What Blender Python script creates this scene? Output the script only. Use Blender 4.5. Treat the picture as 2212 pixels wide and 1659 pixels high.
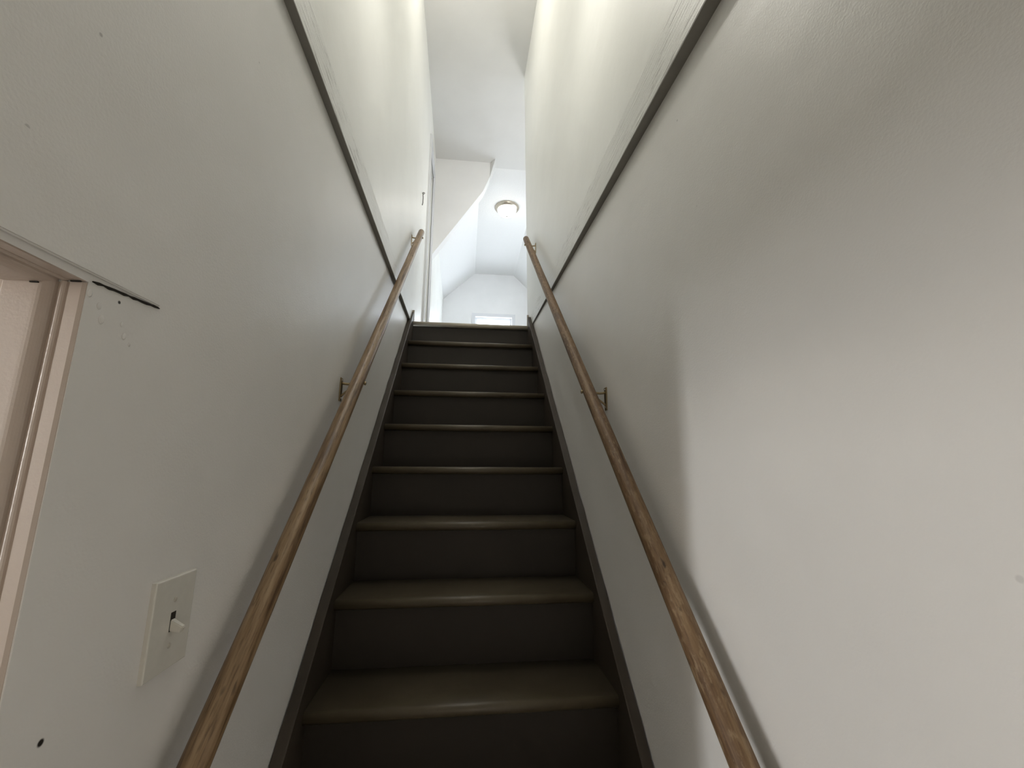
import bpy, bmesh, math, random
from mathutils import Vector, Matrix
random.seed(7)
SC = bpy.context.scene
COL = SC.collection
for o in list(bpy.data.objects):
    bpy.data.objects.remove(o)

# ------------------------------------------------------------------ camera
W, H = 2212, 1659
F_PX, YAW, PITCH, ROLL = 912.526, 0.10896, 0.19204, 0.0049
fw = Vector((math.sin(YAW)*math.cos(PITCH), math.cos(YAW)*math.cos(PITCH), math.sin(PITCH)))
rt = Vector((math.cos(YAW), -math.sin(YAW), 0))
up = rt.cross(fw)
c, s = math.cos(ROLL), math.sin(ROLL)
rt, up = c*rt + s*up, -s*rt + c*up
cam = bpy.data.cameras.new('camera')
cam.sensor_width = 36
cam.lens = F_PX/W*36
cam.clip_start = 0.01
cam_o = bpy.data.objects.new('camera', cam)
COL.objects.link(cam_o)
m = Matrix((rt, up, -fw)).transposed().to_4x4()
m.translation = (-0.02229, -2.84335, -0.98441)
cam_o.matrix_world = m
SC.camera = cam_o

# ------------------------------------------------------------------ world, daylight, exposure
SC.view_settings.view_transform = 'Standard'
SC.view_settings.look = 'None'
SC.view_settings.exposure = -0.12
SC.view_settings.gamma = 1.0
SC.view_settings.use_curve_mapping = False
wd = bpy.data.worlds.new('sky')
SC.world = wd
wd.use_nodes = True
wd.node_tree.nodes['Background'].inputs[0].default_value = (0.82, 0.91, 1.0, 1)
wd.node_tree.nodes['Background'].inputs[1].default_value = 12.0


def area(name, loc, aim, sx, sy, power, col):
    l = bpy.data.lights.new(name, 'AREA')
    l.shape = 'RECTANGLE'
    l.size, l.size_y = sx, sy
    l.energy = power
    l.color = col
    o = bpy.data.objects.new(name, l)
    COL.objects.link(o)
    o.location = loc
    o.rotation_euler = Vector(aim).to_track_quat('-Z', 'Y').to_euler()
    return o


def point(name, loc, power, col, r=0.05):
    l = bpy.data.lights.new(name, 'POINT')
    l.energy = power
    l.color = col
    l.shadow_soft_size = r
    o = bpy.data.objects.new(name, l)
    COL.objects.link(o)
    o.location = loc
    return o


# daylight entering by three windows, one of them added (each lamp stands just outside its pane)
area('daylight_gable', (0.425, 4.52, 1.2), (0, -1, -0.25), 0.64, 0.84, 4, (0.86, 0.93, 1.0))
area('knee_window_fill', (1.62, 2.6, 1.2), (-1, 0, 0.05), 0.9, 0.8, 9, (0.88, 0.94, 1.0))  # extra hall light at the added side window
area('daylight_parlour', (-3.14, -3.58, -0.93), (1, 0.12, -0.02), 0.20, 1.2, 52, (0.98, 0.97, 0.94))


# ------------------------------------------------------------------ materials
class NT:
    def __init__(self, name):
        self.m = bpy.data.materials.new(name)
        self.m.use_nodes = True
        self.n = self.m.node_tree.nodes
        self.l = self.m.node_tree.links
        self.b = self.n['Principled BSDF']

    def add(self, t, **kw):
        nd = self.n.new(t)
        for k, v in kw.items():
            if k.startswith('i_'):
                nd.inputs[k[2:].replace('_', ' ')].default_value = v
            else:
                setattr(nd, k, v)
        return nd

    def link(self, a, b):
        self.l.new(a, b)

    def coords(self, scale=(1, 1, 1)):
        tc = self.add('ShaderNodeTexCoord')
        mp = self.add('ShaderNodeMapping')
        mp.inputs['Scale'].default_value = scale
        self.link(tc.outputs['Object'], mp.inputs['Vector'])
        return mp.outputs[0]

    def noise(self, scale, detail=4, rough=0.5, vec=None, sc=(1, 1, 1)):
        nd = self.add('ShaderNodeTexNoise')
        nd.inputs['Scale'].default_value = scale
        nd.inputs['Detail'].default_value = detail
        nd.inputs['Roughness'].default_value = rough
        self.link(vec if vec is not None else self.coords(sc), nd.inputs['Vector'])
        return nd.outputs['Fac']

    def ramp(self, fac, stops):
        r = self.add('ShaderNodeValToRGB')
        el = r.color_ramp.elements
        while len(el) < len(stops):
            el.new(0.5)
        for e, (p, col) in zip(el, stops):
            e.position = p
            e.color = (*col, 1) if len(col) == 3 else col
        self.link(fac, r.inputs[0])
        return r.outputs[0]

    def math(self, op, a, b=None, clamp=False):
        nd = self.add('ShaderNodeMath', operation=op, use_clamp=clamp)
        for i, v in enumerate((a, b)):
            if v is None:
                continue
            if hasattr(v, 'type') and hasattr(v, 'links'):
                self.link(v, nd.inputs[i])
            else:
                nd.inputs[i].default_value = v
        return nd.outputs[0]

    def mix(self, fac, a, b):
        nd = self.add('ShaderNodeMixRGB')
        for i, v in enumerate((fac, a, b)):
            if hasattr(v, 'links'):
                self.link(v, nd.inputs[i])
            elif i:
                nd.inputs[i].default_value = (*v, 1)
            else:
                nd.inputs[i].default_value = v
        return nd.outputs[0]

    def bump(self, hts):
        prev = None
        for h, dist, st in hts:
            b = self.add('ShaderNodeBump')
            b.inputs['Strength'].default_value = st
            b.inputs['Distance'].default_value = dist
            self.link(h, b.inputs['Height'])
            if prev is not None:
                self.link(prev, b.inputs['Normal'])
            prev = b.outputs[0]
        self.link(prev, self.b.inputs['Normal'])

    def base(self, v):
        if hasattr(v, 'links'):
            self.link(v, self.b.inputs['Base Color'])
        else:
            self.b.inputs['Base Color'].default_value = (*v, 1)


def paint(name, col, rough=0.4, wave=0.006, stip=0.0006, spec=0.5, wear=None, dots=()):
    t = NT(name)
    n1 = t.noise(2.6, 3)
    colv = t.mix(t.ramp(n1, [(0.35, (0, 0, 0)), (0.7, (1, 1, 1))]), col, tuple(v*0.95 for v in col))
    n2 = t.noise(260, 2)
    n3 = t.noise(9, 3)
    hts = [(n1, wave, 0.6), (n3, wave*0.25, 0.6), (n2, stip, 0.55)]
    if wear:                                    # chipped and re-patched joint just above the ledge
        axis_lo, axis_hi = wear
        tc = t.add('ShaderNodeTexCoord')
        sp = t.add('ShaderNodeSeparateXYZ')
        t.link(tc.outputs['Object'], sp.inputs[0])
        zz = sp.outputs['Z']
        band = t.math('MULTIPLY', t.math('LESS_THAN', zz, axis_hi), t.math('GREATER_THAN', zz, axis_lo))
        lines = t.noise(14, 6, 0.65, sc=(1, 0.55, 9))
        chips = t.math('MULTIPLY', t.ramp(lines, [(0.56, (0, 0, 0)), (0.63, (1, 1, 1))]), band)
        patch = t.noise(2.1, 2)
        chips = t.math('MULTIPLY', chips, t.ramp(patch, [(0.42, (0, 0, 0)), (0.52, (1, 1, 1))]))
        colv = t.mix(t.math('MULTIPLY', chips, 0.55), colv, (0.16, 0.14, 0.12))
        hts.append((t.math('MULTIPLY', lines, band), 0.010, 0.5))
    if dots:                                    # nail holes and scuffs, fixed places on the plaster
        geo = t.add('ShaderNodeTexCoord')
        for (px, py, pz, r, *st) in dots:
            d = t.add('ShaderNodeVectorMath', operation='DISTANCE')
            t.link(geo.outputs['Object'], d.inputs[0])
            d.inputs[1].default_value = (px, py, pz)
            k = t.ramp(t.math('DIVIDE', d.outputs['Value'], r), [(0.6, (1, 1, 1)), (1.0, (0, 0, 0))])
            colv = t.mix(t.math('MULTIPLY', k, st[0] if st else 1.0), colv, (0.02, 0.015, 0.012))
    t.base(colv)
    t.b.inputs['Roughness'].default_value = rough
    t.b.inputs['Specular IOR Level'].default_value = spec
    t.bump(hts)
    return t.m


def wood(name, dark, mid, light, knots=0.5, rough=0.5, flake=None):
    t = NT(name)
    g = t.noise(3.2, 6, 0.6, sc=(26, 26, 1.6))
    g2 = t.noise(5, 4, 0.6, sc=(60, 60, 5))
    col = t.ramp(g, [(0.30, dark), (0.48, mid), (0.68, light)])
    col = t.mix(t.math('MULTIPLY', t.ramp(g2, [(0.52, (0, 0, 0)), (0.66, (1, 1, 1))]), 0.55), col, dark)
    k = t.noise(6, 2, 0.4, sc=(9, 9, 3))
    col = t.mix(t.math('MULTIPLY', t.ramp(k, [(0.68, (0, 0, 0)), (0.75, (1, 1, 1))]), knots), col, tuple(v*0.35 for v in dark))
    if flake:
        f = t.noise(8, 6, 0.7, sc=(14, 14, 4))
        col = t.mix(t.math('MULTIPLY', t.ramp(f, [(0.52, (0, 0, 0)), (0.62, (1, 1, 1))]), 0.7), col, flake)
    t.base(col)
    t.b.inputs['Roughness'].default_value = rough
    t.bump([(g, 0.002, 0.4), (g2, 0.0008, 0.4)])
    return t.m


def dark_paint(name, col, worn, rough=0.38):
    t = NT(name)
    n1 = t.noise(5, 6, 0.65)
    n2 = t.noise(60, 4, 0.7)
    c = t.mix(t.ramp(n1, [(0.35, (0, 0, 0)), (0.75, (1, 1, 1))]), col, worn)
    c = t.mix(t.math('MULTIPLY', t.ramp(n2, [(0.68, (0, 0, 0)), (0.8, (1, 1, 1))]), 0.5), c, tuple(v*1.8 for v in worn))
    t.base(c)
    t.b.inputs['Roughness'].default_value = rough
    t.bump([(n1, 0.002, 0.3), (n2, 0.0005, 0.4)])
    return t.m


def plain(name, col, rough=0.5, metal=0.0, emit=None, est=0):
    t = NT(name)
    n = t.noise(90, 3)
    t.base(t.mix(n, col, tuple(v*0.9 for v in col)))
    t.b.inputs['Roughness'].default_value = rough
    t.b.inputs['Metallic'].default_value = metal
    if emit:
        t.b.inputs['Emission Color'].default_value = (*emit, 1)
        t.b.inputs['Emission Strength'].default_value = est
    return t.m


WHITE = (0.84, 0.826, 0.80)
M = {}
M['wall_low'] = paint('wall_paint_lower', WHITE, 0.42, wave=0.008, dots=[
    (-0.43, -2.367, -0.708, 0.0022), (-0.43, -2.345, -0.698, 0.0026), (-0.43, -2.327, -0.798, 0.0024), (-0.43, -2.320, -1.254, 0.0042),
    (-0.43, -2.415, -0.523, 0.0026, 0.4), (-0.43, -2.460, -0.680, 0.003, 0.3), (-0.43, -2.122, -0.233, 0.002, 0.3),
    (0.465, -2.015, -0.166, 0.003, 0.35), (0.456, -2.504, -1.078, 0.004, 0.15), (0.461, -2.071, -0.432, 0.002, 0.2)])
M['wall_up'] = paint('wall_paint_upper', (0.84, 0.844, 0.808), 0.36, wave=0.010, wear=(-0.07, 0.085))
M['ceil'] = paint('ceiling_paint', (0.74, 0.74, 0.725), 0.6, wave=0.002)
t = NT('stippled_plaster')
nz = t.noise(150, 3, 0.6)
nz2 = t.noise(60, 2)
t.base((0.82, 0.82, 0.81)); t.b.inputs['Roughness'].default_value = 0.6
t.bump([(nz, 0.006, 0.6), (nz2, 0.006, 0.4)])
M['stipple'] = t.m
M['hall'] = paint('hall_wall_paint', (0.87, 0.87, 0.865), 0.5, wave=0.002)
M['jamb'] = paint('doorway_cream_paint', (0.56, 0.475, 0.41), 0.24, wave=0.003, stip=0.0004)
M['parlour'] = paint('parlour_paint', (0.62, 0.52, 0.44), 0.5)
M['trim'] = paint('white_gloss_trim', (0.76, 0.77, 0.79), 0.28, wave=0.001, stip=0.0002)
M['door'] = paint('white_door_paint', (0.74, 0.75, 0.77), 0.35, wave=0.001)
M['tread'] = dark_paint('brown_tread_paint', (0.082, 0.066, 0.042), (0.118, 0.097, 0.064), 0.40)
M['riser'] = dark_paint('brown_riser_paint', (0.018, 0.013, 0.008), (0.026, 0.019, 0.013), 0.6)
M['stringer'] = dark_paint('brown_stringer_paint', (0.036, 0.027, 0.019), (0.055, 0.042, 0.030), 0.5)
M['nosing'] = dark_paint('hall_lit_landing_paint', (0.46, 0.42, 0.33), (0.60, 0.55, 0.45), 0.4)  # hall light on the landing edge, put into a paler colour
M['floor'] = dark_paint('brown_floor_paint', (0.10, 0.08, 0.055), (0.13, 0.105, 0.075), 0.4)
M['rail_a'] = wood('rail_wood_smooth', (0.075, 0.038, 0.016), (0.235, 0.15, 0.078), (0.35, 0.245, 0.145), 0.7, 0.38)
M['rail_b'] = wood('rail_wood_weathered', (0.075, 0.038, 0.017), (0.17, 0.10, 0.048), (0.24, 0.155, 0.08), 0.9, 0.55, flake=(0.29, 0.205, 0.12))
M['brass'] = plain('dull_brass', (0.42, 0.33, 0.20), 0.35, 1.0)
M['nickel'] = plain('brushed_nickel', (0.55, 0.50, 0.42), 0.32, 1.0)
M['plate'] = plain('ivory_plastic', (0.74, 0.72, 0.66), 0.25)
M['screw'] = plain('painted_screw', (0.58, 0.55, 0.48), 0.35)
M['crack'] = plain('dark_gap', (0.02, 0.016, 0.012), 0.9)
M['iron'] = plain('dark_iron', (0.10, 0.09, 0.08), 0.5, 0.8)
M['ledge'] = dark_paint('grey_ledge', (0.26, 0.25, 0.23), (0.34, 0.33, 0.30), 0.7)
M['bead'] = plain('worn_corner_bead', (0.33, 0.28, 0.22), 0.5)
M['dome'] = plain('lit_opal_glass', (0.9, 0.9, 0.88), 0.25, 0, (1.0, 0.97, 0.90), 7.6)
t = NT('window_glass')
for nd in list(t.n):
    if nd.type == 'BSDF_PRINCIPLED':
        t.n.remove(nd)
g1 = t.add('ShaderNodeBsdfTransparent'); g2 = t.add('ShaderNodeBsdfGlossy'); mx = t.add('ShaderNodeMixShader')
g2.inputs['Roughness'].default_value = 0.02; mx.inputs[0].default_value = 0.06
t.link(g1.outputs[0], mx.inputs[1]); t.link(g2.outputs[0], mx.inputs[2])
t.link(mx.outputs[0], t.n['Material Output'].inputs[0])
M['glass'] = t.m


# ------------------------------------------------------------------ mesh helpers
def new_obj(name, bm, mat, parent=None, smooth=False):
    bmesh.ops.recalc_face_normals(bm, faces=bm.faces[:])
    off = Vector((0, 0, 0))
    p = parent
    while p is not None:
        off += Vector(p.location)
        p = p.parent
    if parent is not None:
        bmesh.ops.translate(bm, verts=bm.verts[:], vec=-off)
    me = bpy.data.meshes.new(name)
    bm.to_mesh(me)
    bm.free()
    if smooth:
        for f in me.polygons:
            f.use_smooth = True
    me.materials.append(M[mat])
    o = bpy.data.objects.new(name, me)
    COL.objects.link(o)
    o.parent = parent
    return o


def empty(name, loc):
    o = bpy.data.objects.new(name, None)
    o.empty_display_size = 0.05
    o.location = loc
    COL.objects.link(o)
    return o


def hexa(bm, v):                       # 8 corners: bottom ring of four, then top ring of four
    vs = [bm.verts.new(p) for p in v]
    for f in ((0, 3, 2, 1), (4, 5, 6, 7), (0, 1, 5, 4), (1, 2, 6, 5), (2, 3, 7, 6), (3, 0, 4, 7)):
        bm.faces.new([vs[i] for i in f])
    return vs


def box(bm, x0, x1, y0, y1, z0, z1):
    return hexa(bm, [(x0, y0, z0), (x1, y0, z0), (x1, y1, z0), (x0, y1, z0),
                     (x0, y0, z1), (x1, y0, z1), (x1, y1, z1), (x0, y1, z1)])


def BM(*boxes, bev=0, seg=2):
    bm = bmesh.new()
    for b in boxes:
        box(bm, *b)
    if bev:
        bmesh.ops.bevel(bm, geom=bm.edges[:], offset=bev, segments=seg, affect='EDGES', profile=0.5)
    return bm


def prism(bm, pts, axis, a, b):        # polygon in the plane across axis, swept from a to b
    def P(u, v, w):
        return {'x': (w, u, v), 'y': (u, w, v), 'z': (u, v, w)}[axis]
    A = [bm.verts.new(P(u, v, a)) for u, v in pts]
    B = [bm.verts.new(P(u, v, b)) for u, v in pts]
    n = len(pts)
    bm.faces.new(A)
    bm.faces.new(B[::-1])
    for i in range(n):
        bm.faces.new([A[i], A[(i+1) % n], B[(i+1) % n], B[i]])


def tube(bm, pts, r, seg=12):
    rings = []
    for i, p in enumerate(pts):
        p = Vector(p)
        d = (Vector(pts[min(i+1, len(pts)-1)]) - Vector(pts[max(i-1, 0)])).normalized()
        u = d.cross(Vector((0, 0.2, 1))).normalized() if abs(d.z) < 0.9 else d.cross(Vector((1, 0, 0))).normalized()
        v = d.cross(u)
        rr = r[i] if isinstance(r, (list, tuple)) else r
        rings.append([bm.verts.new(p + u*rr*math.cos(2*math.pi*k/seg) + v*rr*math.sin(2*math.pi*k/seg)) for k in range(seg)])
    for a, b in zip(rings, rings[1:]):
        for k in range(seg):
            bm.faces.new([a[k], a[(k+1) % seg], b[(k+1) % seg], b[k]])
    bm.faces.new(rings[0][::-1])
    bm.faces.new(rings[-1])


def lathe(bm, prof, center, seg=40):   # prof: (radius, z) going down
    rings = []
    for r, z in prof:
        if r < 1e-5:
            rings.append([bm.verts.new((center[0], center[1], center[2]+z))])
        else:
            rings.append([bm.verts.new((center[0]+r*math.cos(2*math.pi*k/seg), center[1]+r*math.sin(2*math.pi*k/seg), center[2]+z)) for k in range(seg)])
    for a, b in zip(rings, rings[1:]):
        for k in range(seg):
            k2 = (k+1) % seg
            if len(a) == 1:
                bm.faces.new([a[0], b[k], b[k2]])
            elif len(b) == 1:
                bm.faces.new([a[k], a[k2], b[0]])
            else:
                bm.faces.new([a[k], a[k2], b[k2], b[k]])


def struct(name, bm, mat, parent=None, smooth=False):
    o = new_obj(name, bm, mat, parent, smooth)
    if parent is None:
        o['kind'] = 'structure'
    return o


def thing(o, label, cat, group=None):
    o['label'] = label
    o['category'] = cat
    if group:
        o['group'] = group
    return o


RISE, RUN = 0.19777, 0.2036
SLOPE = RISE/RUN
FLOOR_Z = -14*RISE
CEIL_Z = 2.42

# ------------------------------------------------------------------ lower stair walls
# left: doorway cut between y -3.20 and -2.375, head at z -0.79; rounded plaster edges
DY = -2.366
bm = bmesh.new()
prism(bm, [(-4.3, FLOOR_Z), (-3.20, FLOOR_Z), (-3.20, -0.788), (DY, -0.788), (DY, FLOOR_Z), (0.0, FLOOR_Z), (0.0, -0.014), (-4.3, -0.014)], 'x', -0.55, -0.43)
ed = [e for e in bm.edges if all(v.co.x > -0.44 and -3.21 < v.co.y < -2.3 for v in e.verts) and (all(v.co.z > -0.8 for v in e.verts) or abs(e.verts[0].co.y-e.verts[1].co.y) < 1e-4)]
bmesh.ops.bevel(bm, geom=ed, offset=0.004, segments=3, affect='EDGES', profile=0.5)
wl = struct('wall_left_lower', bm, 'wall_low')
# the raised plaster patch above the doorway, the crack at its foot, and blobs of dried paint beside it
bm = bmesh.new()
prism(bm, [(-2.62, -0.7875), (-2.268, -0.781), (-2.264, -0.686), (-2.276, -0.680), (-2.62, -0.684)], 'x', -0.431, -0.4258)
bmesh.ops.bevel(bm, geom=bm.edges[:], offset=0.0016, segments=2, affect='EDGES')
new_obj('plaster_patch', bm, 'wall_low', wl)
bm = bmesh.new()
ys = [-2.366 + i*0.0072 for i in range(15)]
topv, botv = [], []
for i, y in enumerate(ys):
    z = -0.7895 + (y+2.369)*0.075 + random.uniform(-0.0005, 0.0005)
    th = (0.0006 + 0.0011*abs(math.sin(i*1.3+0.4)))*(0.5 if i in (0, 14) else 1)
    topv.append((y, z+th)); botv.append((y, z-th))
prism(bm, topv + botv[::-1], 'x', -0.4305, -0.4285)
new_obj('crack', bm, 'crack', wl)
bm = bmesh.new()
for (y, z, r) in [(-2.352, -0.812, .004), (-2.346, -0.826, .005), (-2.312, -0.835, .004), (-2.318, -0.822, .003), (-2.302, -0.842, .0025), (-2.366, -0.803, .004)]:
    mt = Matrix.Translation((-0.43, y, z)) @ Matrix.Diagonal((0.28, 0.8, 1.1, 1))
    bmesh.ops.create_icosphere(bm, subdivisions=2, radius=r, matrix=mt)
pd = new_obj('paint_blobs', bm, 'wall_low', wl, True)
pd['kind'] = 'stuff'


# right: leans out a little towards its top
def xr(y, z):
    return 0.4305 + max(0.0, 0.020*(z - (SLOPE*y + 0.06)))


def zr(y):
    return 0.0214*y - 0.004


def wall_poly(bm, pts, fx, x_out):
    A = [bm.verts.new((fx(y, z), y, z)) for y, z in pts]
    B = [bm.verts.new((x_out, y, z)) for y, z in pts]
    bm.faces.new(A)
    bm.faces.new(B[::-1])
    for i in range(len(pts)):
        k = (i+1) % len(pts)
        bm.faces.new([A[i], A[k], B[k], B[i]])


bm = bmesh.new()
YB = (FLOOR_Z - 0.06)/SLOPE
wall_poly(bm, [(-4.3, FLOOR_Z), (YB, FLOOR_Z), (-0.065, zr(-0.065)), (-4.3, zr(-4.3))], xr, 0.62)
wall_poly(bm, [(YB, FLOOR_Z), (0.1, FLOOR_Z), (0.1, zr(0.1)), (-0.065, zr(-0.065))], lambda y, z: 0.4305, 0.62)
struct('wall_right_lower', bm, 'wall_low')

# ------------------------------------------------------------------ upper walls, standing proud of the lower ones
def xl(y):
    return -0.408 if y < -2.9 else (-0.413 + 0.005*(-y/3.0) if y < 0 else -0.413 - 0.0144*y)


bm = bmesh.new()


def lwall(y0, y1, z0, z1):
    hexa(bm, [(-0.60, y0, z0), (xl(y0), y0, z0), (xl(y1), y1, z0), (-0.60, y1, z0),
              (-0.60, y0, z1), (xl(y0), y0, z1), (xl(y1), y1, z1), (-0.60, y1, z1)])


D0, D1, DZ = 0.74, 1.22, 2.02
lwall(-2.95, 0.0, -0.010, CEIL_Z)
lwall(0.0, D0, -0.010, CEIL_Z)
lwall(D0, D1, DZ, CEIL_Z)
lwall(D1, 4.3, -0.010, CEIL_Z)
bmesh.ops.remove_doubles(bm, verts=bm.verts[:], dist=1e-5)
struct('wall_left_upper', bm, 'wall_up')


def xru(y):
    return 0.4225 - 0.0081*y


bm = bmesh.new()
hexa(bm, [(xru(-2.95), -2.95, zr(-2.95)), (0.62, -2.95, zr(-2.95)), (0.62, 0.15, zr(0.15)), (xru(.15), 0.15, zr(0.15)),
          (xru(-2.95), -2.95, CEIL_Z), (0.62, -2.95, CEIL_Z), (0.62, 0.31, CEIL_Z), (xru(.31), 0.31, CEIL_Z)])
struct('wall_right_upper', bm, 'wall_up')

# thin strips added under the two overhangs, a darker grey than the walls
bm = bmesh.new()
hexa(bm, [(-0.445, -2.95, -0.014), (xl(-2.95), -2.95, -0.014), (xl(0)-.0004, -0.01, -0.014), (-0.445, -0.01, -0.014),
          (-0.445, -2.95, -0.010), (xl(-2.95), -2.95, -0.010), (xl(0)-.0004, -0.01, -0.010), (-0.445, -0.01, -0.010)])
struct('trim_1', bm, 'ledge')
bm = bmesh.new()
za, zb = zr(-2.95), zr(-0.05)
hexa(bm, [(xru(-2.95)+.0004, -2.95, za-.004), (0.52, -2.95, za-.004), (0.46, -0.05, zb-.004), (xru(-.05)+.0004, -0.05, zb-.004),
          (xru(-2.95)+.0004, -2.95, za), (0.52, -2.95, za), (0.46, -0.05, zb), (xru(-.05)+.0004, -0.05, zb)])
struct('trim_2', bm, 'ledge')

# ------------------------------------------------------------------ upstairs hall
struct('floor_upper', BM((-0.60, 1.5, 0.03, 4.35, -0.20, 0.0)), 'floor')
struct('ceiling', BM((-0.60, 1.5, -3.05, 1.50, CEIL_Z, CEIL_Z+0.06)), 'ceil')
bm = bmesh.new()
prism(bm, [(0.075, CEIL_Z), (0.78, CEIL_Z), (1.45, CEIL_Z-0.64), (1.45, CEIL_Z-0.56), (0.80, CEIL_Z+0.06), (0.055, CEIL_Z+0.06),
           (-0.60, CEIL_Z-0.55), (-0.60, CEIL_Z-0.63)], 'y', 1.50, 4.35)
prism(bm, [(0.78, CEIL_Z), (1.45, CEIL_Z-0.64), (1.45, CEIL_Z)], 'y', 0.2, 1.50)
struct('ceiling_hall', bm, 'stipple')
# gusset of the roof slope hanging over the landing
bm = bmesh.new()
prism(bm, [(-0.60, CEIL_Z+0.02), (-0.60, 0.988), (-0.373, 1.329), (0.058, 1.977), (0.105, 2.05), (0.179, 2.239), (0.187, CEIL_Z+0.02)], 'y', 1.42, 1.54)
ws = struct('wall_header', bm, 'hall')
bm = bmesh.new()
vs = [(0.187, 1.42, CEIL_Z+.01), (0.179, 1.42, 2.239), (0.238, 1.345, CEIL_Z+.01), (0.25, 1.54, CEIL_Z+.01), (0.179, 1.54, 2.239)]
v = [bm.verts.new(p) for p in vs]
for f in ((0, 2, 1), (0, 3, 2), (1, 2, 3), (1, 3, 4), (0, 1, 4), (0, 4, 3)):
    bm.faces.new([v[i] for i in f])
new_obj('drywall_fin', bm, 'ceil', ws)
# gable wall with its window opening
WX0, WX1, WZ0, WZ1 = 0.10, 0.75, 0.75, 1.61
struct('wall_far', BM((-0.60, WX0, 4.29, 4.43, 0, 2.6), (WX1, 1.5, 4.29, 4.43, 0, 2.6), (WX0, WX1, 4.29, 4.43, 0, WZ0), (WX0, WX1, 4.29, 4.43, WZ1, 2.6)), 'hall')
w1 = empty('window_1', (0.425, 4.29, WZ0)); w1['kind'] = 'structure'
new_obj('casing', BM((WX0-.06, WX0, 4.275, 4.29, WZ0-.06, WZ1+.06), (WX1, WX1+.06, 4.275, 4.29, WZ0-.06, WZ1+.06),
                     (WX0, WX1, 4.275, 4.29, WZ1, WZ1+.06), (WX0-.08, WX1+.08, 4.25, 4.29, WZ0-.09, WZ0-.06)), 'trim', w1)
for z0, z1 in ((1.18, WZ1), (WZ0, 1.18)):
    f = new_obj('sash', BM((WX0, WX0+.035, 4.34, 4.37, z0, z1), (WX1-.035, WX1, 4.34, 4.37, z0, z1),
                           (WX0+.035, WX1-.035, 4.34, 4.37, z1-.035, z1), (WX0+.035, WX1-.035, 4.34, 4.37, z0, z0+.035)), 'trim', w1)
    new_obj('pane', BM((WX0+.035, WX1-.035, 4.353, 4.357, z0+.035, z1-.035)), 'glass', f)
# side wall with an unseen window, added to bring more light into the hall
struct('wall_side', BM((1.40, 1.5, 0.2, 2.15, 0, 1.9), (1.40, 1.5, 3.05, 4.35, 0, 1.9), (1.40, 1.5, 2.15, 3.05, 0, 0.8), (1.40, 1.5, 2.15, 3.05, 1.6, 1.9)), 'hall')
w2 = empty('added_window', (1.45, 2.6, 0.8)); w2['kind'] = 'structure'
f = new_obj('sash', BM((1.43, 1.46, 2.15, 2.19, .8, 1.6), (1.43, 1.46, 3.01, 3.05, .8, 1.6), (1.43, 1.46, 2.19, 3.01, .8, .84), (1.43, 1.46, 2.19, 3.01, 1.56, 1.6)), 'trim', w2)
new_obj('pane', BM((1.443, 1.447, 2.19, 3.01, .84, 1.56)), 'glass', f)
struct('wall_back_upper', BM((0.62, 1.5, 0.05, 0.15, 0, CEIL_Z)), 'hall')

# upstairs door in the left wall, seen edge-on
d1 = empty('door_1', (xl(D0), D0, 0)); d1['kind'] = 'structure'
CT = DZ + 0.065


def casing_bm(y0, y1, z0, z1):
    b = bmesh.new()
    for (a, e, d) in ((0.0, 1.0, 0.012), (0.12, 0.42, 0.020), (0.62, 0.9, 0.017)):
        u0, u1 = (y0 + (y1-y0)*a, y0 + (y1-y0)*e)
        hexa(b, [(xl(u0)-.005, u0, z0), (xl(u0)+d, u0, z0), (xl(u1)+d, u1, z0), (xl(u1)-.005, u1, z0),
                 (xl(u0)-.005, u0, z1), (xl(u0)+d, u0, z1), (xl(u1)+d, u1, z1), (xl(u1)-.005, u1, z1)])
    return b


new_obj('casing', casing_bm(D0-0.065, D0, 0, CT), 'trim', d1)
new_obj('casing', casing_bm(D1+0.065, D1, 0, CT), 'trim', d1)
b = bmesh.new()
for (z0, z1, d) in ((DZ, CT, 0.012), (DZ+.038, DZ+.057, 0.020), (DZ+.006, DZ+.022, 0.017)):
    hexa(b, [(xl(D0)-.005, D0, z0), (xl(D0)+d, D0, z0), (xl(D1)+d, D1, z0), (xl(D1)-.005, D1, z0),
             (xl(D0)-.005, D0, z1), (xl(D0)+d, D0, z1), (xl(D1)+d, D1, z1), (xl(D1)-.005, D1, z1)])
new_obj('casing', b, 'trim', d1)
new_obj('door_panel', BM((-0.485, -0.45, D0+.003, D1-.003, 0.01, DZ-.003)), 'door', d1)

# ------------------------------------------------------------------ bottom of the stair: entry, side room, doorway
struct('floor_lower', BM((-3.1, 0.62, -4.35, 0.1, FLOOR_Z-0.1, FLOOR_Z)), 'floor')
struct('wall_front_upper', BM((-0.60, 0.62, -3.05, -2.95, -0.25, CEIL_Z)), 'wall_up')
struct('ceiling_lower', BM((-0.43, 0.62, -4.35, -2.95, -0.31, -0.25)), 'ceil')
struct('wall_back_lower', BM((-3.1, 0.62, -4.40, -4.30, FLOOR_Z, 0.0)), 'wall_low')
struct('ceiling_parlour', BM((-3.1, -0.55, -4.35, -0.9, -0.31, -0.25)), 'ceil')
struct('wall_parlour_far', BM((-3.1, -0.55, -1.0, -0.9, FLOOR_Z, -0.25)), 'parlour')
PY0, PY1, PZ0, PZ1 = -3.70, -3.44, -1.58, -0.31
struct('wall_parlour_side', BM((-3.1, -3.0, -4.35, PY0, FLOOR_Z, -.25), (-3.1, -3.0, PY1, -0.9, FLOOR_Z, -.25),
                               (-3.1, -3.0, PY0, PY1, FLOOR_Z, PZ0), (-3.1, -3.0, PY0, PY1, PZ1, -.25)), 'parlour')
w3 = empty('window_3', (-3.05, (PY0+PY1)/2, PZ0)); w3['kind'] = 'structure'
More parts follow.
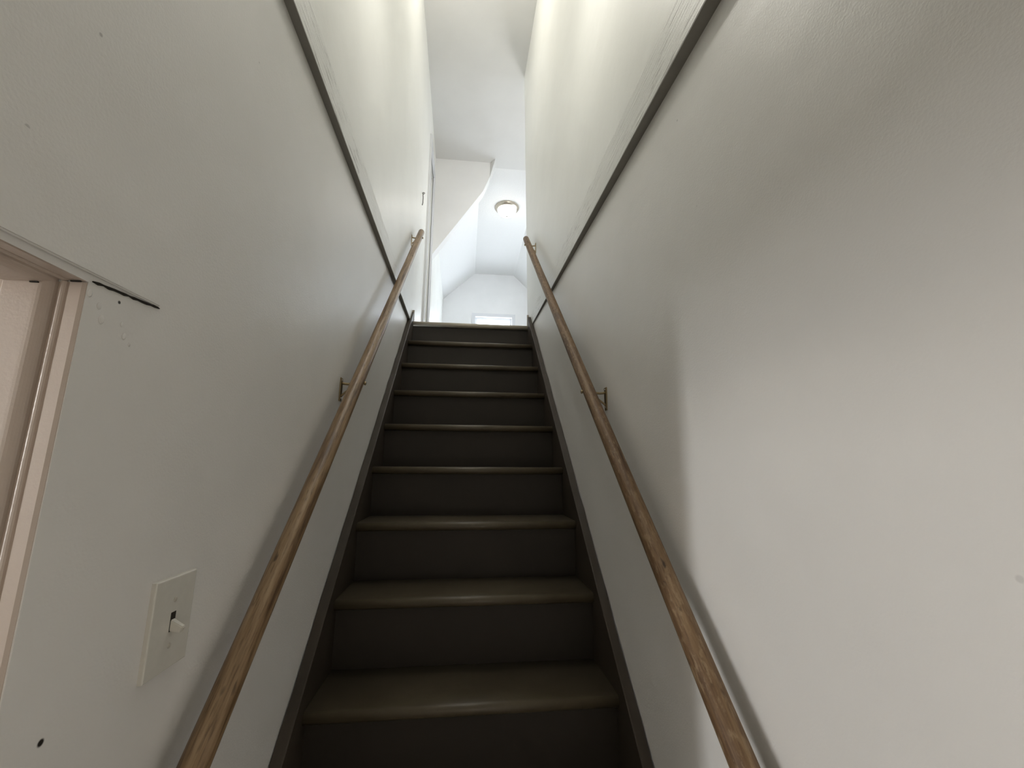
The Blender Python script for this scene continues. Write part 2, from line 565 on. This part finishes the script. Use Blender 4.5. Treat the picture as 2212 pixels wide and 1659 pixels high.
f = new_obj('sash', BM((-3.07, -3.04, PY0, PY0+.03, PZ0, PZ1), (-3.07, -3.04, PY1-.03, PY1, PZ0, PZ1),
                       (-3.07, -3.04, PY0+.03, PY1-.03, PZ0, PZ0+.03), (-3.07, -3.04, PY0+.03, PY1-.03, PZ1-.03, PZ1)), 'trim', w3)
new_obj('pane', BM((-3.057, -3.053, PY0+.03, PY1-.03, PZ0+.03, PZ1-.03)), 'glass', f)

# doorway lining: a board with a quirk bead, a rounded stop, a recess
d2 = empty('door_2', (-0.49, -2.79, FLOOR_Z)); d2['kind'] = 'structure'


def lining_profile():
    # (x across the wall thickness, depth into the opening)
    p = [(-0.434, 0.0006), (-0.4365, 0.0032), (-0.4485, 0.0032), (-0.4490, 0.0004), (-0.4515, 0.0004)]
    for k in range(7):                                    # small quirk bead
        a = math.pi*k/6
        p.append((-0.4552 + 0.0034*math.cos(a), 0.0008 + 0.0032*math.sin(a)))
    p += [(-0.4590, 0.0004), (-0.4614, 0.0004), (-0.4616, 0.0012)]
    for k in range(8):                                    # rounded nose of the door stop
        a = math.pi/2*k/7
        p.append((-0.4618 - 0.0125*(1-math.cos(a)), 0.0015 + 0.009*math.sin(a)))
    p += [(-0.504, 0.0110), (-0.507, 0.0090), (-0.508, 0.002), (-0.5495, 0.002)]
    return p


lp = lining_profile()
for y0, sg in ((DY, -1), (-3.20, 1)):
    bm = bmesh.new()
    prism(bm, [(x, y0 + sg*d) for x, d in lp] + [(-0.5495, y0-sg*.005), (-0.434, y0-sg*.005)], 'z', FLOOR_Z, -0.7915)
    new_obj('jamb', bm, 'jamb', d2)
bm = bmesh.new()
prism(bm, [(x, -0.788 - d*0.8) for x, d in lp] + [(-0.5495, -0.783), (-0.434, -0.783)], 'y', -3.19, DY-0.001)
new_obj('head_jamb', bm, 'jamb', d2)
for x0, x1, dz in ((-0.479, -0.471, 0.0090), (-0.447, -0.437, 0.0034)):
    new_obj('joint_gap', BM((x0, x1, DY-dz*1.2-.0012, DY-dz*1.2+.0004, -0.788-dz-.0010, -0.788-dz+.0003)), 'crack', d2)

# ------------------------------------------------------------------ staircase
stairs = empty('staircase', (0, -13*RUN, FLOOR_Z))
thing(stairs, 'steep flight of dark brown painted wooden stairs between white walls', 'stairs')
TH, OV = 0.030, 0.026
for i in range(14):
    Y, Z = -i*RUN, -i*RISE
    bm = bmesh.new()
    yb = Y + RUN + OV if i else 0.12
    prof = []
    R = TH/2
    for k in range(9):
        a = math.pi/2 + math.pi*k/8
        prof.append((Y + R + R*0.95*math.cos(a), Z - R + R*math.sin(a)))
    prof = [(yb, Z)] + prof + [(yb, Z-TH)]
    prism(bm, prof, 'x', -0.4015, 0.4015)
    tr = new_obj('tread', bm, 'tread' if i else 'nosing', stairs, True)
    if i == 0:
        tr['label'] = 'pale edge of the landing with the hall light in its colour'
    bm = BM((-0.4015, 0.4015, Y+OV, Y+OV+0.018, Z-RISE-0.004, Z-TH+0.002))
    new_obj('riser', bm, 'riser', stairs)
for sgn in (-1, 1):
    n = 46
    y_lo, y_hi = -13*RUN-0.06, 0.010
    bm = bmesh.new()
    x_in, x_out = sgn*0.4005, sgn*0.4275
    rows = []
    for k in range(n+1):
        y = y_lo + (y_hi-y_lo)*k/n
        zt = SLOPE*y + 0.057
        jag = random.uniform(-0.0018, 0.0018)
        zb = max(FLOOR_Z, zt - 0.34)
        ch = 0.003
        rows.append([bm.verts.new(p) for p in ((x_in, y, zb), (x_in, y, zt-ch), (x_in+sgn*ch, y, zt), (x_out+sgn*jag, y, zt+jag), (x_out, y, zb))])
    for a, b in zip(rows, rows[1:]):
        for k in range(5):
            bm.faces.new([a[k], a[(k+1) % 5], b[(k+1) % 5], b[k]])
    bm.faces.new(rows[0]); bm.faces.new(rows[-1][::-1])
    new_obj('stringer', bm, 'stringer', stairs)
    # pale chipped end standing up beside the top nosing
    bm = bmesh.new()
    prism(bm, [(0.012, 0.0), (0.034, 0.0), (0.034, 0.088), (0.028, 0.088), (0.012, 0.055)], 'x', sgn*0.3985, sgn*0.412)
    new_obj('stringer_tip', bm, 'bead', stairs)['label'] = 'pale worn tip of the side board'


# ------------------------------------------------------------------ handrails
def handrail(A, B, mat, wall_x, ys, label):
    A, B = Vector(A), Vector(B)
    d = (A-B).normalized()
    Bx = B - d*0.55                                  # goes on below the frame
    root = empty('handrail', Bx)
    thing(root, label, 'handrail', 'handrails of the stair')
    L = (A-Bx).length
    bm = bmesh.new()
    seg = 28
    R = 0.0205
    prof = [(R*0.8, 0.0), (R, 0.003)] + [(R, L*k/24) for k in range(1, 24)] + [(R, L-0.005), (R*0.93, L-0.002), (R*0.8, L)]
    rings = []
    for r, z in prof:
        wob = 1 + random.uniform(-0.012, 0.012)
        rg = []
        for k in range(seg):
            a = 2*math.pi*k/seg
            x, y = r*wob*math.cos(a), r*wob*math.sin(a)
            y = max(y, -R*0.82)                       # flat on the underside
            rg.append(bm.verts.new((x, y, z)))
        rings.append(rg)
    for a, b in zip(rings, rings[1:]):
        for k in range(seg):
            bm.faces.new([a[k], a[(k+1) % seg], b[(k+1) % seg], b[k]])
    bm.faces.new(rings[0][::-1]); bm.faces.new(rings[-1])
    o = new_obj('rail', bm, mat, None, True)
    o.parent = root
    zax = d
    xax = Vector((1, 0, 0)) - zax*zax.x
    xax.normalize()
    yax = zax.cross(xax)
    if yax.z < 0:
        xax, yax = -xax, -yax
    o.rotation_euler = Matrix((xax, yax, zax)).transposed().to_euler()
    sg = -1 if A.x < 0 else 1
    for y in ys:
        tt = (y-B.y)/(A.y-B.y)
        p = B + (A-B)*tt
        wx = wall_x(y, p.z)
        br = new_obj('bracket', BM((min(wx, wx-sg*.004), max(wx, wx-sg*.004), y-.011, y+.011, p.z-.065, p.z+.012), bev=.0012), 'brass', root)
        bm = bmesh.new()
        z0 = p.z - 0.004
        tube(bm, [(wx, y, z0), (wx-sg*.010, y, z0-.003), (wx-sg*.022, y, z0-.004), (p.x+sg*.012, y, z0-.002), (p.x, y, z0)], 0.0042, 10)
        tube(bm, [(wx-sg*.001, y, z0-.048), (wx-sg*.008, y, z0-.040), (p.x+sg*.016, y, z0-.012)], 0.0034, 10)
        new_obj('arm', bm, 'brass', br, True)
        bm = bmesh.new()
        tube(bm, [(p.x, y, z0), (p.x-sg*.0215, y, z0), (p.x-sg*.0218, y, z0), (p.x-sg*.0262, y, z0), (p.x-sg*.0275, y, z0)], [.003, .003, .0062, .0062, .004], 14)
        new_obj('bolt', bm, 'brass', br, True)
        for dz in (-.055, .004):
            bm = bmesh.new()
            tube(bm, [(wx-sg*.003, y, p.z+dz), (wx-sg*.0062, y, p.z+dz)], [.0042, .003], 10)
            new_obj('screw', bm, 'nickel', br, True)
    return root


handrail((-0.362, -0.103, 0.614), (-0.385, -2.124, -1.397), 'rail_a', lambda y, z: xl(y) if z > 0 else -0.43,
         (-0.20, -1.44), 'smooth brown wooden handrail on the wall with the light switch')
handrail((0.372, -0.105, 0.611), (0.390, -2.182, -1.409), 'rail_b', lambda y, z: xru(y) if z > 0 else xr(y, z),
         (-0.215, -1.49), 'coarse weathered wooden handrail on the bare wall facing the light switch')

# ------------------------------------------------------------------ light switch
sw = empty('light_switch', (-0.43, -2.151, -1.201))
thing(sw, 'ivory toggle light switch on the white wall beside the doorway', 'light switch')
bm = BM((-0.4305, -0.4235, -2.194, -2.108, -1.262, -1.140))
ed = [e for e in bm.edges if all(v.co.x > -0.426 for v in e.verts)]
bmesh.ops.bevel(bm, geom=ed, offset=0.0025, segments=3, affect='EDGES', profile=0.6)
new_obj('plate', bm, 'plate', sw)
new_obj('toggle_slot', BM((-0.4238, -0.4231, -2.1560, -2.1460, -1.2125, -1.1875)), 'crack', sw)
bm = bmesh.new()
hexa(bm, [(-0.424, -2.1557, -1.2115), (-0.424, -2.1463, -1.2115), (-0.424, -2.1463, -1.1965), (-0.424, -2.1557, -1.1965),
          (-0.4095, -2.1547, -1.2145), (-0.4095, -2.1473, -1.2145), (-0.4065, -2.1473, -1.2070), (-0.4065, -2.1547, -1.2070)])
bmesh.ops.bevel(bm, geom=bm.edges[:], offset=0.0012, segments=2, affect='EDGES')
new_obj('toggle', bm, 'plate', sw)
for z in (-1.171, -1.231):
    bm = bmesh.new()
    tube(bm, [(-0.4238, -2.151, z), (-0.4228, -2.151, z), (-0.4222, -2.151, z)], [.0036, .0034, .002], 14)
    new_obj('screw', bm, 'screw', sw, True)

# ------------------------------------------------------------------ ceiling lights
def ceiling_light(x, y, label, power):
    cl = empty('ceiling_light', (x, y, CEIL_Z))
    thing(cl, label, 'ceiling light')
    bm = bmesh.new()
    lathe(bm, [(0.0, 0.0), (0.160, 0.0), (0.163, -0.006), (0.160, -0.012), (0.150, -0.024), (0.136, -0.036), (0.127, -0.038), (0.122, -0.034), (0.0, -0.030)], (x, y, CEIL_Z), 48)
    new_obj('pan', bm, 'nickel', cl, True)
    bm = bmesh.new()
    pr = [(0.124, -0.036)] + [(0.124*math.cos(a), -0.036-0.088*math.sin(a)) for a in [math.pi/2*k/10 for k in range(1, 10)]] + [(0.0, -0.124)]
    lathe(bm, pr, (x, y, CEIL_Z), 48)
    new_obj('dome', bm, 'dome', cl, True)
    bm = bmesh.new()
    lathe(bm, [(0.0, -0.121), (0.008, -0.123), (0.010, -0.128), (0.006, -0.134), (0.0, -0.137)], (x, y, CEIL_Z), 16)
    new_obj('finial', bm, 'iron', cl, True)
    point('bulb', (x, y, CEIL_Z-0.22), power, (1.0, 0.95, 0.86), 0.11)
    return cl


ceiling_light(0.455, 2.25, 'white glass dome ceiling light with nickel rim in the upstairs hall', 0.8)
ceiling_light(-0.15, -0.95, 'white glass dome ceiling light above the flight of stairs', 14)
# unseen pendant added over the lower steps, and fill lights without fixtures
pn = empty('added_pendant_bulb', (0.0, -1.7, CEIL_Z))
thing(pn, 'unseen bare round bulb on a thin cord, added over the lower steps to light the walls', 'added pendant light')
bm = bmesh.new()
lathe(bm, [(0.0, 0.0), (0.045, 0.0), (0.045, -0.018), (0.0, -0.022)], (0, -1.7, CEIL_Z), 24)
new_obj('ceiling_rose', bm, 'trim', pn, True)
bm = bmesh.new()
tube(bm, [(0, -1.7, CEIL_Z-.02), (0, -1.7, 1.8), (0, -1.7, 1.02)], 0.003, 8)
new_obj('cord', bm, 'trim', pn, True)
bm = bmesh.new()
lathe(bm, [(0.0, 1.03), (0.016, 1.025), (0.018, 0.97), (0.0, 0.96)], (0, -1.7, 0), 20)
new_obj('socket', bm, 'trim', pn, True)
bm = bmesh.new()
lathe(bm, [(0.0, 0.972)] + [(0.04*math.sin(math.pi*k/12), 0.93+0.04*math.cos(math.pi*k/12)) for k in range(1, 12)] + [(0.0, 0.89)], (0, -1.7, 0), 24)
new_obj('globe', bm, 'dome', pn, True)
point('added_pendant_glow', (0, -1.7, 0.83), 6, (1.0, 0.97, 0.89), 0.045)
WARM = (1.0, 0.89, 0.74)
point('parlour_fill', (-2.2, -3.31, -0.75), 9, WARM, 0.08)  # added warm fill for the side room and doorway
point('hall_fill', (0.74, 0.75, 1.3), 15, (1.0, 0.98, 0.94), 0.12)  # added, stands in for unseen windows and lights of the hall
point('entry_fill', (0.33, -3.75, -1.5), 5.5, WARM, 0.10)  # added warm fill behind the camera

# ------------------------------------------------------------------ hook by the upstairs door
hk = empty('door_hook', (-0.414, 0.28, 1.136))
thing(hk, 'small dark hook latch on the white wall by the upstairs door frame', 'hook')
bm = bmesh.new()
hx = xl(0.28)
tube(bm, [(hx-.004, 0.30, 1.20), (hx+.012, 0.30, 1.20), (hx+.016, 0.30, 1.194), (hx+.012, 0.30, 1.188), (hx-.002, 0.30, 1.188)], 0.003, 8)
new_obj('eye', bm, 'iron', hk, True)
bm = bmesh.new()
tube(bm, [(hx-.002, 0.26, 1.17), (hx+.007, 0.262, 1.165), (hx+.009, 0.266, 1.13), (hx+.008, 0.272, 1.09), (hx+.004, 0.276, 1.07)], 0.0032, 8)
new_obj('hook_bar', bm, 'iron', hk, True)
